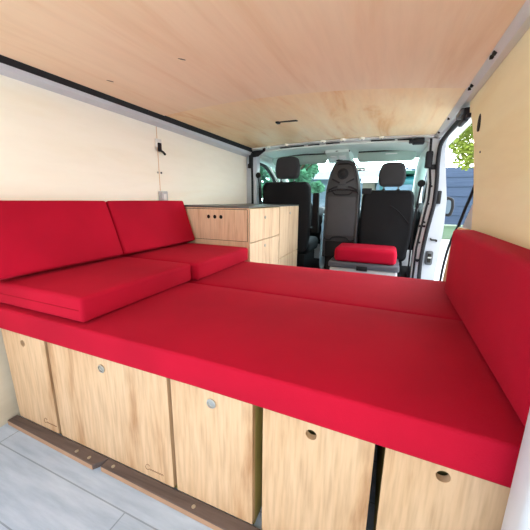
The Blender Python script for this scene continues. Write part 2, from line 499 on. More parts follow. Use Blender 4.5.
# left B pillar
lp = struct('trim_9', MB().prism([(-1.40, 2.695), (-1.262, 2.695), (-1.262, 2.71), (-1.235, 2.72), (-1.235, 2.80), (-1.40, 2.80)], 'z', 0, 1.25), 'pillar_grey', smooth=False)
build('pillar_seal', MB().tube([(-1.262, 2.69, .05), (-1.262, 2.69, .8), (-1.264, 2.69, 1.0), (-1.27, 2.69, 1.14)], .011, 8), 'rubber', lp)
build('pillar_bracket', MB().box(-1.29, -1.258, 2.66, 2.70, 1.12, 1.25, .006).box(-1.30, -1.27, 2.66, 2.69, 1.11, 1.15, .004), 'rubber', lp)
mb = MB().prism([(-1.285, 1.205), (-1.20, 1.215), (-1.13, 1.262), (-1.125, 1.30), (-1.145, 1.30), (-1.155, 1.27), (-1.285, 1.262)], 'y', 2.672, 2.69, .003)
build('corner_bracket', mb, 'rubber', lp)

# unseen tailgate shape, added behind the camera to block rear sky light
tgm = MB().prism([(-.20, 1.36), (-.24, 1.42), (-1.30, 1.62), (-1.34, 1.56)], 'x', -1.40, .42, .02, 2)
struct('rear_sky_blocker', tgm, 'white_paint', smooth=False)

# ------------------------------------------------------------------ cab shell
# steel roof bow between ply edge and headliner
mb = MB()
rings = []
for i in range(25):
    x = -1.26+1.50*i/24
    y = front_y(x); z = ceil_z(x)+.004
    rings.append([(x, y+.003, z-.012), (x, y+.09, z-.022), (x, y+.09, z+.01), (x, y+.003, z+.006)])
mb.loft(rings)
bow = struct('trim_10', mb, 'grey_paint', smooth=False)
mb = MB()
for x0, x1 in ((-1.0, -.78), (-.74, -.64), (-.58, -.46), (-.2, -.02), (.0, .1)):
    rings = []
    for i in range(5):
        x = x0+(x1-x0)*i/4; y = front_y(x)+.03; z = ceil_z(x)-.019
        rings.append([(x, y, z), (x, y+.022, z-.004), (x, y+.022, z+.002), (x, y, z+.002)])
    mb.loft(rings)
build('bow_slot', mb, 'hole', bow, smooth=False)
mb = MB()
x, y = .135, front_y(.135)
mb.box(x-.03, x+.05, y-.004, y+.06, 1.235, 1.275, .008).box(x-.055, x-.02, y, y+.05, 1.245, 1.27, .006)
build('corner_bracket', mb, 'rubber', bow)

# headliner
mb = MB(); rings = []
for i in range(25):
    u = i/24; x = -1.28+1.56*u
    c = 1-(2*u-1)**2
    y0 = front_y(max(-1.25, min(.24, x)))+.085
    z0 = 1.245+.048*c
    rings.append([(x, y0, z0), (x, y0+.10, z0-.002), (x, 3.15, z0-.012), (x, 3.25+.1*c, z0-.032-.018*c),
                  (x, 3.29+.1*c, z0-.02-.018*c), (x, 3.25, 1.34), (x, y0, 1.34)])
mb.loft(rings)
struct('ceiling_cab', mb, 'headliner', sharp=.5)
# header panel side fillers / A pillars and door frames
def bar(pts, r, mat, name, flat=None):
    return struct(name, MB().tube(pts, r, 10, smooth=2, flat=flat), mat)
bar([(-1.27, 2.80, 1.245), (-1.265, 3.05, 1.235), (-1.245, 3.32, 1.19), (-1.26, 3.6, 1.05), (-1.30, 3.95, .86), (-1.32, 4.15, .75)], .055, 'headliner', 'trim_11')
bar([(.27, 2.66, 1.255), (.265, 2.9, 1.235), (.245, 3.28, 1.19), (.245, 3.5, 1.05), (.26, 3.85, .88), (.30, 4.15, .74)], .05, 'headliner', 'trim_12')
# door frames round the cab windows
for s, xx, n, nm in ((-1, -1.335, 13, 'door_1'), (1, .335, 14, 'door_2')):
    fr = [(xx, 2.82, .80), (xx, 2.82, 1.13), (xx, 2.93, 1.185), (xx, 3.15, 1.18), (xx, 3.36, 1.10), (xx, 3.62, .93), (xx, 3.74, .80)]
    d = struct(nm, MB().box(xx-.035, xx+.035, 2.80, 4.1, -.25, .80, .015), 'dark_plastic')
    build('window_frame', MB().tube(fr, .018, 8, smooth=1), 'rubber', d)
    build('window_trim', MB().tube([(x-s*.02, y+.012, z+.024) for x, y, z in fr[1:]], .010, 8, smooth=1), 'white_paint', d)
    g = MB().prism([(y, z) for _, y, z in fr], 'x', xx-.003, xx+.003)
    build('pane', g, 'glass', d, smooth=False)
# windscreen
mb = MB(); n = 14
rows = []
for j in range(7):
    v = j/6; row = []
    for i in range(n+1):
        u = i/n; x = -1.26+1.54*u
        c = 1-(2*u-1)**2
        row.append(mb.bm.verts.new((x, 3.28+.1*c+v*(.84), 1.222+.03*c - v*.50)))
    rows.append(row)
for a, b in zip(rows, rows[1:]):
    for i in range(n): mb.bm.faces.new((a[i], a[i+1], b[i+1], b[i]))
struct('window_1', mb, 'glass')
# nose of the van below the windscreen
struct('wall_front', MB().box(-1.5, .5, 4.18, 4.3, -.5, .70, .02), 'white_paint')
struct('wall_side', MB().box(-1.5, -1.40, -.2, 2.80, -.5, 1.36), 'white_paint', smooth=False).name = 'wall_outer'

# dashboard
dash = thing('dashboard', 'dark moulded dashboard across the cab under the windscreen', 'dashboard', (-.5, 3.8, 0))
mb = MB()
sect = [(3.50, .30), (3.44, .50), (3.46, .64), (3.55, .715), (3.8, .735), (4.12, .70), (4.14, .30)]
mb.prism(sect, 'x', -1.29, .29, .02, 3)
build('dash_body', mb, 'black_plastic', dash)
mb = MB().prism([(3.43, .50), (3.47, .66), (3.57, .735), (3.70, .735), (3.70, .50)], 'x', -1.20, -.74, .02, 3)
build('instrument_hood', mb, 'dark_plastic', dash)
build('centre_stack', MB().box(-.66, -.36, 3.36, 3.55, .25, .70, .03, 3), 'dark_plastic', dash)
build('screen_bezel', MB().box(-.62, -.40, 3.35, 3.37, .52, .66, .006), 'tray_plastic', dash)
sw = thing('steering_wheel', 'black steering wheel behind the left front seat', 'steering wheel', (-.97, 3.24, .68))
rim = []
for k in range(28):
    a = 2*PI*k/28
    rim.append((-.97+.185*math.cos(a), 3.21+.185*math.sin(a)*.45, .68+.185*math.sin(a)*.89))
build('rim', MB().tube(rim, .015, 8, closed=True), 'black_plastic', sw)
build('hub', MB().lathe([(.05, -.02), (.06, .01), (.05, .04)], (-.97, 3.24, .67), 'y', 20), 'dark_plastic', sw)
mb = MB()
for a in (0, PI, -PI/2):
    mb.tube([(-.97+.05*math.cos(a), 3.23+.05*math.sin(a)*.45, .67+.05*math.sin(a)*.89), (-.97+.18*math.cos(a), 3.21+.18*math.sin(a)*.45, .68+.18*math.sin(a)*.89)], .014, 8)
build('spoke', mb, 'dark_plastic', sw)
build('column', MB().tube([(-.97, 3.26, .66), (-.97, 3.40, .61)], .035, 10), 'black_plastic', sw)

# sun visors, one each side of the roof console
def visor(x0, x1, label, tagx):
    v = thing('sun_visor', label, 'sun visor', ((x0+x1)/2, 3.1, 1.17), 'sun visors above the windscreen')
    out = [(x0, 1.262), (x1, 1.262), (x1+.012, 1.235), (x1, 1.183), (x1-.02, 1.175), (x0+.02, 1.175), (x0, 1.183), (x0-.012, 1.235)]
    mt = Matrix.Translation((0, 3.08, 1.262)) @ Matrix.Rotation(math.radians(10), 4, 'X') @ Matrix.Translation((0, 0, -1.262))
    build('visor_panel', MB().prism(out, 'y', -.012, .012, .008, 3, mat=mt), 'visor', v)
    mt2 = mt
    build('warning_label', MB().box(tagx-.05, tagx+.05, -.0135, -.011, 1.238, 1.248, mat=mt2), 'white_plastic', v)
    build('shadow_bar', MB().tube([(x0, 3.07, 1.267), (x1, 3.07, 1.267)], .006, 8), 'hole', v)  # dark bar standing in for the shadow line along the visor's top
visor(-1.20, -.635, 'pale grey sun visor above the left seat headrest', -1.0)
visor(-.33, .155, 'pale grey sun visor with small label above the right seat headrest', -.04)
lamp = thing('roof_console', 'grey roof console with a reading lamp above the middle seat', 'roof console', (-.52, 3.12, 1.2))
mb = MB().loft([[(-.63, 2.98, 1.262), (-.41, 2.98, 1.262), (-.41, 2.98, 1.30), (-.63, 2.98, 1.30)],
                [(-.625, 3.10, 1.228), (-.415, 3.10, 1.228), (-.405, 3.10, 1.30), (-.635, 3.10, 1.30)],
                [(-.64, 3.25, 1.195), (-.40, 3.25, 1.195), (-.39, 3.25, 1.28), (-.65, 3.25, 1.28)]])
build('console_body', mb, 'headliner', lamp, smooth=False)
mt = Matrix.Translation((-.52, 3.10, 1.226)) @ Matrix.Rotation(math.radians(-13), 4, 'X')
build('lamp_lens', MB().box(-.075, -.01, -.05, .03, -.008, .006, .003, mat=mt).box(.01, .075, -.05, .03, -.008, .006, .003, mat=mt), 'white_plastic', lamp)
build('lamp_switch', MB().box(-.03, .03, .045, .07, -.010, .006, .003, mat=mt), 'dark_plastic', lamp)
build('front_rim', MB().tube([(-.64, 3.0, 1.272), (-.52, 2.985, 1.272), (-.40, 3.0, 1.272)], .007, 8, smooth=1), 'dark_plastic', lamp)
rm = thing('rear_view_mirror', 'slim rear-view mirror on the windscreen beside the middle seat top', 'mirror', (-.40, 3.45, 1.14))
build('mirror_housing', MB().box(-.40, -.285, 3.42, 3.445, 1.125, 1.165, .008, 3), 'white_plastic', rm)
build('mirror_face', MB().box(-.393, -.292, 3.416, 3.42, 1.130, 1.160, .001), 'silvered', rm)
build('mirror_stalk', MB().tube([(-.35, 3.44, 1.15), (-.39, 3.42, 1.20), (-.42, 3.39, 1.235)], .008, 8), 'dark_plastic', rm)

# ------------------------------------------------------------------ seats
def rounded(pts, r=.03, n=5):
    out = []
    N = len(pts)
    for i in range(N):
        p0, p1, p2 = Vector(pts[i-1]), Vector(pts[i]), Vector(pts[(i+1) % N])
        a = (p0-p1); b = (p2-p1)
        rr = min(r, a.length*.45, b.length*.45)
        s = p1+a.normalized()*rr; e = p1+b.normalized()*rr
        for k in range(n+1):
            t = k/n
            out.append(tuple(s*(1-t)**2+p1*2*t*(1-t)+e*t*t))
    return out

def car_seat(name, label, x0, x1, top, y, hx0, hx1, hz0, hz1, extra=None):
    cx = (x0+x1)/2
    s = thing(name, label, 'car seat', (cx, y+.2, -.01))
    w = x1-x0
    out = rounded([(x0+.03, .30), (x0-.005, .50), (x0+.004, top-.05), (x0+.03, top), (x1-.03, top), (x1-.004, top-.05), (x1+.005, .50), (x1-.03, .30)], .07, 6)
    mb = MB().prism(out, 'y', y, y+.13, .03, 4)
    for v in mb.bm.verts:                      # raked back with a gentle belly
        v.co.y += -(v.co.z-.3)*.04
        if v.co.y < y+.02: v.co.y -= .012*(1-((v.co.x-cx)/(w/2))**2)
    build('backrest', mb, 'seat_black', s)
    h = hz1-hz0; hw = (hx1-hx0)/2; hc = (hx0+hx1)/2
    ho = rounded([(hx0+.012, hz0), (hx0-.004, hz0+h*.45), (hx0+.018, hz1-.01), (hx0+.07, hz1+.004), (hx1-.07, hz1+.004), (hx1-.018, hz1-.01), (hx1+.004, hz0+h*.45), (hx1-.012, hz0)], .045, 6)
    build('headrest', MB().prism(ho, 'y', y-.005, y+.085, .03, 4), 'seat_grey', s)
    for q in (-1, 1):
        build('headrest_post', MB().tube([(hc+q*hw*.55, y+.045, hz0+.01), (hc+q*hw*.55, y+.05, top-.02)], .007, 8), 'metal_dark', s)
        build('post_sleeve', MB().lathe([(.016, -.003), (.016, .012), (.011, .018)], (hc+q*hw*.55, y+.05, top-.008), 'z', 12), 'black_plastic', s)
    build('seat_cushion', MB().box(x0+.01, x1-.01, y+.09, y+.56, .27, .42, .05, 4), 'seat_black', s)
    build('seat_base', MB().box(x0+.04, x1-.04, y+.06, y+.50, -.01, .28, .015), 'black_plastic', s)
    return s
ds = car_seat('driver_seat', 'black left front seat with charcoal headrest behind the kitchen units', -1.195, -.715, .985, 2.78, -1.07, -.83, .985+.03, 1.215)
mb = MB().prism(rounded([(2.80, .88), (2.86, .89), (2.90, .60), (2.92, .50), (2.84, .50), (2.82, .60)], .025, 4), 'x', -.69, -.635, .01, 3)
build('armrest', mb, 'seat_black', ds)
build('armrest_pivot', MB().lathe([(.03, -.02), (.03, .02)], (-.70, 2.87, .53), 'x', 16), 'black_plastic', ds)
ps = car_seat('passenger_seat', 'wide black right front seat with charcoal headrest beside the door pillar', -.246, .182, .908, 2.80, -.122, .094, .938, 1.135)
build('belt_guide', MB().box(-.246, -.165, 2.77, 2.86, .872, .925, .01, 3), 'dark_plastic', ps)
build('seat_latch', MB().tube([(-.24, 2.775, .40), (-.24, 2.775, .42), (-.16, 2.772, .425), (-.155, 2.772, .40)], .005, 8), 'metal_dark', ps)
build('latch_knob', MB().lathe([(.012, -.012), (.014, -.004), (.012, 0)], (-.125, 2.772, .425), 'y', 14), 'metal', ps)
build('cover_crease', MB().tube([(-.01, 2.765, .78), (.06, 2.762, .74), (.13, 2.775, .66), (.165, 2.785, .62)], .004, 6, smooth=1), 'seat_black', ps)

# middle seat: moulded hard back with a fold-down tray
ms = thing('folding_middle_seat', 'black hard-backed middle seat with a moulded tray and round knob', 'car seat', (-.41, 2.9, -.01))
cx = -.408
lft = [(.30, -.152), (.62, -.152), (.87, -.149), (.93, -.143), (1.02, -.125), (1.09, -.105), (1.13, -.082), (1.147, -.045)]
def outline(grow=0, z0=.30, z1=2):
    L = [(cx+x-grow*-1 if False else cx+x-grow, z) for z, x in lft]
    R = [(cx-x+grow, z) for z, x in lft][::-1]
    return L+R
mb = MB().prism(rounded(outline(), .03, 4), 'y', 2.75, 2.86, .012, 3)
build('back_shell', mb, 'black_plastic', ms)
mb = MB().tube([(x, 2.748, z) for x, z in outline(-.012)], .011, 8, smooth=1)
build('shell_rim', mb, 'mould', ms)
# upper moulded face
up = [(cx-.128, .90), (cx-.122, .95), (cx-.102, 1.03), (cx-.082, 1.09), (cx-.055, 1.12), (cx+.055, 1.12), (cx+.082, 1.09), (cx+.102, 1.03), (cx+.122, .95), (cx+.128, .90), (cx+.06, .915), (cx-.06, .915)]
hx, hz = cx-.005, 1.045
build('upper_panel', MB().prism(rounded(up, .02, 3), 'y', 2.740, 2.752, .004, 2), 'mould', ms)
build('round_knob', MB().lathe([(.048, .004), (.046, -.004), (.038, -.006), (.036, -.014), (.030, -.018), (.012, -.018), (.01, -.014)], (hx, 2.740, hz), 'y', 28), 'rubber', ms)
for q in (-1, 1):
    build('moulded_rib', MB().tube([(cx+q*.028, 2.738, .968), (cx+q*.095, 2.738, 1.002)], .007, 8), 'rubber', ms)
    build('moulded_rib', MB().tube([(cx+q*.045, 2.738, .935), (cx+q*.075, 2.738, .93), (cx+q*.125, 2.738, .905)], .007, 8, smooth=1), 'rubber', ms)
build('tray_catch', MB().box(cx-.04, cx+.03, 2.732, 2.745, .945, .96, .004).box(cx-.025, cx+.02, 2.732, 2.745, .912, .924, .004), 'tray_plastic', ms)
build('lower_panel', MB().prism(rounded([(cx-.138, .45), (cx-.138, .885), (cx-.06, .905), (cx+.06, .905), (cx+.138, .885), (cx+.138, .45)], .012, 3), 'y', 2.745, 2.754, .003, 2), 'mould', ms)
tray = build('tray', MB().prism(rounded([(cx-.120, .505), (cx-.120, .85), (cx+.120, .85), (cx+.120, .505)], .012, 3), 'y', 2.736, 2.752, .004, 2), 'tray_face', ms)
wav = lambda zz, s: [(cx-.135, 2.74, zz), (cx-.13, 2.738, zz+s*.02), (cx-.085, 2.737, zz+s*.028), (cx-.06, 2.737, zz), (cx+.06, 2.737, zz), (cx+.085, 2.737, zz+s*.028), (cx+.13, 2.738, zz+s*.02), (cx+.135, 2.74, zz)]
build('tray_edge', MB().tube(wav(.868, 1), .006, 8, smooth=1), 'rubber', ms)
build('tray_edge', MB().tube(wav(.488, -1), .006, 8, smooth=1), 'rubber', ms)
build('seat_base', MB().box(cx-.14, cx+.14, 2.80, 3.3, -.01, .36, .03, 3), 'black_plastic', ms)

# crumpled clear film on the floor tunnel between the seats
mb = MB()
nx, nz = 10, 26
V = []
for j in range(nz+1):
    row = []
    for i in range(nx+1):
        u, v = i/nx, j/nz
        x = -.618+.045*u+.006*math.sin(v*9)+random.uniform(-.004, .004)
        z = -.01+.70*v
        y = 2.93+.03*math.sin(u*9+v*14)+random.uniform(-.02, .02)
        row.append(mb.bm.verts.new((x, y, z)))
    V.append(row)
for a, b in zip(V, V[1:]):
    for i in range(nx): mb.bm.faces.new((a[i], a[i+1], b[i+1], b[i]))
tag(build('plastic_sheet', mb, 'film'), 'crumpled clear plastic film hanging between left seat and middle seat', 'plastic sheet')

# seat belts
def belt(name, pts, label):
    b = thing(name, label, 'seat belt', pts[-1])
    mb = MB()
    rings = [[(x-.006, y-.022, z), (x+.006, y-.022, z), (x+.006, y+.022, z), (x-.006, y+.022, z)] for x, y, z in pts]
    build('webbing', mb.loft(rings), 'rubber', b, smooth=False)
    x, y, z = pts[0]
    build('belt_anchor', MB().lathe([(.022, -.012), (.028, 0), (.02, .014)], (x, y-.02, z), 'y', 18), 'black_plastic', b)
belt('seat_belt', [(-1.215, 2.74, 1.047), (-1.205, 2.745, .9), (-1.20, 2.75, .76), (-1.20, 2.75, .0)], 'black seat belt hanging on the left pillar above the worktop')
belt('seat_belt', [(.205, 2.70, .955), (.195, 2.70, .80), (.185, 2.70, .60), (.185, 2.70, .0)], 'black seat belt hanging beside the wide right front seat')

# lock gear on the right pillar
st = thing('door_striker', 'grey door latch plate low on the white door pillar', 'door latch', (.308, 2.56, .34))
build('latch_plate', MB().prism(rounded([(.285, .335), (.285, .445), (.335, .445), (.335, .335)], .015, 4), 'y', 2.548, 2.566, .003), 'metal_dark', st)
build('latch_recess', MB().box(.297, .323, 2.545, 2.552, .355, .425, .004), 'hole', st)
build('latch_pin', MB().tube([(.30, 2.544, .395), (.325, 2.544, .395)], .006, 8), 'metal', st)
tag(build('door_stop', MB().box(.305, .345, 2.553, 2.566, .525, .537, .003).box(.338, .350, 2.55, 2.566, .518, .534, .003).box(.30, .31, 2.553, 2.566, .53, .545, .003), 'hole'),
    'small black door stop halfway down the white door pillar', 'door stop')
hd = thing('pillar_catch', 'dark upper door catch on the white door pillar at headrest height', 'door catch', (.32, 2.56, .80))
build('catch_body', MB().box(.308, .336, 2.545, 2.566, .80, .895, .006, 3), 'dark_plastic', hd)
build('catch_slot', MB().box(.316, .328, 2.542, 2.547, .82, .87, .003), 'hole', hd)
# roller arm of the sliding door
ra = thing('roller_arm', 'dark metal roller arm under the right rail at top of the door opening', 'roller arm', (.29, 1.80, 1.2))
build('arm_plate', MB().box(.282, .30, 1.70, 1.90, 1.195, 1.215, .004).box(.275, .298, 1.74, 1.80, 1.19, 1.25, .005), 'rubber', ra)
build('roller', MB().lathe([(.015, -.012), (.018, 0), (.015, .012)], (.285, 1.84, 1.235), 'z', 16), 'metal_dark', ra)
build('arm_bracket', MB().box(.264, .292, 1.76, 1.88, 1.225, 1.252, .004), 'metal_dark', ra)

# ------------------------------------------------------------------ wing mirror outside
wm = thing('wing_mirror', 'black wing mirror outside beyond the white door pillar', 'wing mirror', (.53, 3.42, .67))
ho = rounded([(.47, .68), (.47, .84), (.50, .87), (.56, .85), (.575, .76), (.555, .67)], .03, 5)
build('mirror_shell', MB().prism(ho, 'y', 3.40, 3.50, .015, 3), 'black_plastic', wm)
hi = rounded([(.49, .705), (.49, .82), (.508, .838), (.535, .826), (.542, .76), (.53, .70)], .025, 5)
build('mirror_face', MB().prism(hi, 'y', 3.394, 3.402), 'mirror_glass', wm)
build('mirror_arm', MB().tube([(.37, 3.45, .73), (.48, 3.45, .74)], .025, 10), 'black_plastic', wm)

# ------------------------------------------------------------------ bed cushions
def cushion(name, label, x0, x1, y0, y1, z0, z1, bev=.014, group=None, puff=.006, cat='cushion', seams=('y0',), mat=None, sub=True):
    t = thing(name, label, cat, ((x0+x1)/2, (y0+y1)/2, z0), group)
    bm = MB(); nx, ny, nz = 10, 8, 2
    tb = bmesh.new(); bmesh.ops.create_cube(tb, size=1)
    for v in tb.verts:
        v.co = Vector(((x0+x1)/2+v.co.x*(x1-x0), (y0+y1)/2+v.co.y*(y1-y0), (z0+z1)/2+v.co.z*(z1-z0)))
    bmesh.ops.bevel(tb, geom=list(tb.edges), offset=bev, segments=4, profile=.5, affect='EDGES')
    # cut loops so the faces can swell a little
    for ax, a, b, k in (('x', x0, x1, 9), ('y', y0, y1, 9)):
        for i in range(1, k):
            p = a+(b-a)*i/k
            co = Vector((p, 0, 0)) if ax == 'x' else Vector((0, p, 0))
            no = Vector((1, 0, 0)) if ax == 'x' else Vector((0, 1, 0))
            bmesh.ops.bisect_plane(tb, geom=list(tb.verts)+list(tb.edges)+list(tb.faces), plane_co=co, plane_no=no)
    for v in tb.verts:
        u = (v.co.x-x0)/(x1-x0); w = (v.co.y-y0)/(y1-y0)
        if v.co.z > z1-bev*.5: v.co.z += puff*min(1, 6*u*(1-u))*min(1, 6*w*(1-w))
    bm._merge(tb)
    o = build('cushion_cover', bm, mat or 'red', t)
    zm = (z0+z1)/2
    sm = MB()
    for s in seams:
        sm = MB()
        if s == 'y0': sm.tube([(x0+bev, y0-.0004, zm), (x1-bev, y0-.0004, zm)], .0012, 6)
        if s == 'x1': sm.tube([(x1+.0004, y0+bev, zm), (x1+.0004, y1-bev, zm)], .0012, 6)
        build('seam', sm, 'red_dark', t)
    sm2 = None
    return t, o, sm2

ZB = .44
mt_, mo_, _ = cushion('mattress_cushion', 'broad red bed cushion at the rear above the cabinet fronts', WL+.003, .318, .536, 1.082, .357, ZB, bev=.008, seams=())
for v in mo_.data.vertices:                     # its rear edge bows out a little towards the right-hand pillar
    wx, wy = v.co.x+mt_.location.x, v.co.y+mt_.location.y
    if wy < .56: v.co.y -= .020*max(0, (wx+.45)/.77)**1.3
cushion('mattress_cushion', 'red bed cushion in front of the kitchen units, behind the thin seam', WL+.003, .30, 1.086, 1.625, .357, ZB, seams=())
ct = 'red seat cushions along the left wall'
cushion('seat_cushion', 'thick red seat cushion near the rear door, lying on the bed', -1.29, -.818, .55, 1.088, ZB+.007, .529, group=ct, seams=('y0',))
cushion('seat_cushion', 'thick red seat cushion on the bed against the kitchen side panel', -1.29, -.79, 1.093, 1.625, ZB+.007, .529, group=ct, seams=('y0',))
def leaning(label, y0, y1, xt, xb, zt, zb, th):
    """backrest leaning on the left wall; front face from (xb,zb) up to (xt,zt)"""
    ang = math.atan2(xb-xt, zt-zb)
    L = math.hypot(xb-xt, zt-zb)
    t, o, s = cushion('backrest_cushion', label, -th, 0, y0, y1, 0, L, .012, 'red backrest cushions leaning on the left wall', .002, seams=())
    mt = Matrix.Translation((xb, 0, zb)) @ Matrix.Rotation(-ang, 4, 'Y')
    base = Vector(t.location)
    for q in (o,):
        q.data.transform(Matrix.Translation(base)); q.data.transform(mt)
    nb = mt @ Vector((-th/2, (y0+y1)/2, 0))
    t.location = nb
    o.data.transform(Matrix.Translation(-nb))
    m = MB()
    a, b = mt @ Vector((-th/2, y0-.0004, .014)), mt @ Vector((-th/2, y0-.0004, L-.014))
    c, d = mt @ Vector((-th/2, y1+.0004, .014)), mt @ Vector((-th/2, y1+.0004, L-.014))
    m.tube([a, b], .0012, 6)
    build('seam', m, 'red_dark', t)
leaning('red backrest cushion near the rear door leaning on the pale ply wall', .44, 1.036, -1.258, -1.172, .808, .5525, .062)
leaning('red backrest cushion on left wall next to the kitchen worktop', 1.043, 1.615, -1.258, -1.172, .808, .5525, .062)
cushion('bolster_cushion', 'upright red cushion standing on the bed against the right wall', .238, .318, .55, 1.385, ZB+.007, .712, bev=.014, puff=.002, seams=())

# ------------------------------------------------------------------ boxes under the bed
def hole_panel(x0, x1, z0, z1, y0, y1, hx, hz, r, flare=0):
    return MB().prism([(x0, z0), (x1, z0), (x1, z1), (x0-flare, z1)], 'y', y0, y1, .0, 1, holes=[(hx, hz, r, 24)])
def box_unit(x0, x1, hx, label, ring, script=False):
    t = thing('storage_box', label, 'storage box', ((x0+x1)/2, .8, -.032), 'oak storage boxes under the bed')
    y0 = .547; zb, zt = -.011, .354; r = .0125; hz = .317
    build('front_panel', hole_panel(x0, x1, zb, zt, y0, y0+.016, hx, hz, r, 0.018 if x0 < -1.2 else 0), 'oak', t, smooth=False)
    mb = MB()
    mb.box(x0+.002, x0+.016, y0+.016, 1.05, -.032, zt).box(x1-.016, x1-.002, y0+.016, 1.05, -.032, zt)
    mb.box(x0+.016, x1-.016, 1.038, 1.05, -.032, zt).box(x0+.016, x1-.016, y0+.016, 1.038, zt-.014, zt)
    mb.box(x0+.016, x1-.016, y0+.016, 1.038, -.032, -.018)
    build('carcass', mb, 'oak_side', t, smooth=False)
    if ring:
        build('finger_hole_ring', MB().lathe([(r+.001, -.001), (r+.0005, -.003), (r-.003, -.0035), (r-.004, -.001), (r-.004, .008)], (hx, y0, hz), 'y', 28), 'metal', t)
        build('hole_backing', MB().lathe([(r-.003, 0), (r-.003, .004)], (hx, y0+.008, hz), 'y', 24), 'white_plastic', t)
    else:
        build('hole_backing', MB().lathe([(r+.010, 0), (r+.010, .004)], (hx, y0+.026, hz), 'y', 24), 'olive', t)
    if script:
        # a faint engraved signature: big looped initial and a running squiggle
        s = .0055; sx = script; sz = .014
        pts = [(sx+s*3.2, sz+s*2.6), (sx+s*1.6, sz+s*3.4), (sx+s*.1, sz+s*1.6), (sx+s*.7, sz-s*.2), (sx+s*2.4, sz+s*.3)]
        for k in range(1, 17):
            pts.append((sx+s*(2.4+k*.62), sz+s*(.2+(.75 if k % 2 else -.05))))
        build('engraved_signature', MB().tube([(x, y0-.0002, z) for x, z in pts], .0009, 5, smooth=2), 'engrave', t)
box_unit(-1.250, -1.022, -1.147, 'narrow oak storage box at far left under the bed, plain dark finger hole', False, -1.098)
box_unit(-1.006, -.510, -.758, 'widest oak storage box under the bed with a metal-ringed finger hole', True, -.615)
box_unit(-.497, -.256, -.37, 'oak storage box with ringed finger hole, middle of the five under the bed', True)
box_unit(-.229, .016, -.114, 'oak storage box with open dark finger hole left of the black gap', False)
box_unit(.036, .280, .138, 'oak storage box at the far right under the bed by the grey pillar', False)

def plank(x0, x1, label, skew):
    t = thing('floor_plank', label, 'plank', ((x0+x1)/2, .52, -.032), 'dark planks under the storage boxes')
    pts = [(x0, .514), (x1, .506), (x1+skew, .546), (x0, .546)]
    build('board', MB().prism(pts, 'z', -.0315, -.012, .001, 1), 'plank_dark', t, smooth=False)
    pe = [(x0+.0005, .5132), (x1-.0005, .5052), (x1-.0005, .5058), (x0+.0005, .5138)]
    build('board_edge', MB().prism(pe, 'z', -.0315, -.015), 'plank_edge', t, smooth=False)
    mb = MB()
    for k in (.80, .93) if skew > 0 and x0 < -1 else (.05, .45, .9):
        x = x0+(x1-x0)*k; y = .528-.008*k
        build('screw_head', MB().lathe([(.005, 0), (.006, .002), (.003, .003)], (x, y, -.0125), 'z', 12), 'metal', t)
plank(-1.27, -.80, 'dark brown plank on the floor in the left corner under the boxes', .028)
plank(-.772, .0, 'dark brown plank on the floor under the wider storage boxes, right of the gap', .02)

# ------------------------------------------------------------------ kitchen units
ky0, ky1, kx = 1.632, 2.705, -.79
wt = MB().prism([(-1.318, ky0-.002), (kx+.002, ky0-.002), (kx+.002, ky1-.01), (kx-.03, ky1), (-1.23, ky1), (-1.255, ky1-.03), (-1.318, ky1-.03)], 'z', .766, .777, .002, 2)
tag(build('worktop', wt, 'worktop'), 'thin dark grey worktop lying across the two kitchen units', 'worktop')
def pull(name, x, y, z, par):
    build(name, MB().lathe([(.010, -.002), (.011, .001), (.010, .003), (.006, .0035)], (x, y, z), 'x', 20), 'metal', par)
u1 = thing('kitchen_unit', 'oak kitchen unit with two drawers beside the red seat cushions', 'kitchen unit', (-1.05, 1.9, -.032), 'oak kitchen units')
b1 = MB().box(-1.215, kx-.018, ky0+.016, 2.176, -.032, .765)
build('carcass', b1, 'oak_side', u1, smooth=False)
sp = MB().prism([(-1.318, .36), (kx, .36), (kx, .765), (-1.318, .765)], 'y', ky0+.004, ky0+.016)
side = build('side_panel', sp, 'oak_pale', u1, smooth=False)
hp = MB().prism([(-1.30, .562), (kx-.014, .562), (kx-.014, .755), (-1.30, .755)], 'y', ky0, ky0+.005, holes=[(-1.08, .708, .0125, 20), (-1.033, .708, .0125, 20), (-.988, .708, .0125, 20)])
build('door_gap', MB().prism([(-1.303, .559), (kx-.011, .559), (kx-.011, .758), (-1.303, .758)], 'y', ky0+.0032, ky0+.0045), 'hole', u1, smooth=False)
door = build('side_door', hp, 'oak_pale', u1, smooth=False)
for x in (-1.08, -1.033, -.988):
    build('finger_hole', MB().lathe([(.0135, 0), (.0135, .002)], (x, ky0+.0035, .708), 'y', 20), 'hole', door)
for z0, z1, hz in ((.552, .761, .700), (.30, .546, .505)):
    d = build('drawer', MB().box(kx-.018, kx, ky0+.006, 2.174, z0, z1, .0015, 1), 'oak_pale', u1, smooth=False)
    pull('pull_ring', kx, 1.89, hz, d)
d = build('drawer', MB().box(kx-.018, kx, ky0+.006, 2.174, .0, .294, .0015, 1), 'oak_pale', u1, smooth=False)
u2 = thing('kitchen_unit', 'oak kitchen unit with a tall door over a drawer behind the left seat', 'kitchen unit', (-1.05, 2.45, -.032), 'oak kitchen units')
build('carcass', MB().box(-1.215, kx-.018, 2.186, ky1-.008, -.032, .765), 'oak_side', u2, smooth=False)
d = build('cabinet_door', MB().box(kx-.018, kx, 2.188, ky1-.008, .357, .765, .0015, 1), 'oak_pale', u2, smooth=False)
pull('pull_ring', kx, 2.44, .708, d)
d = build('drawer', MB().box(kx-.018, kx, 2.188, ky1-.008, .05, .351, .0015, 1), 'oak_pale', u2, smooth=False)

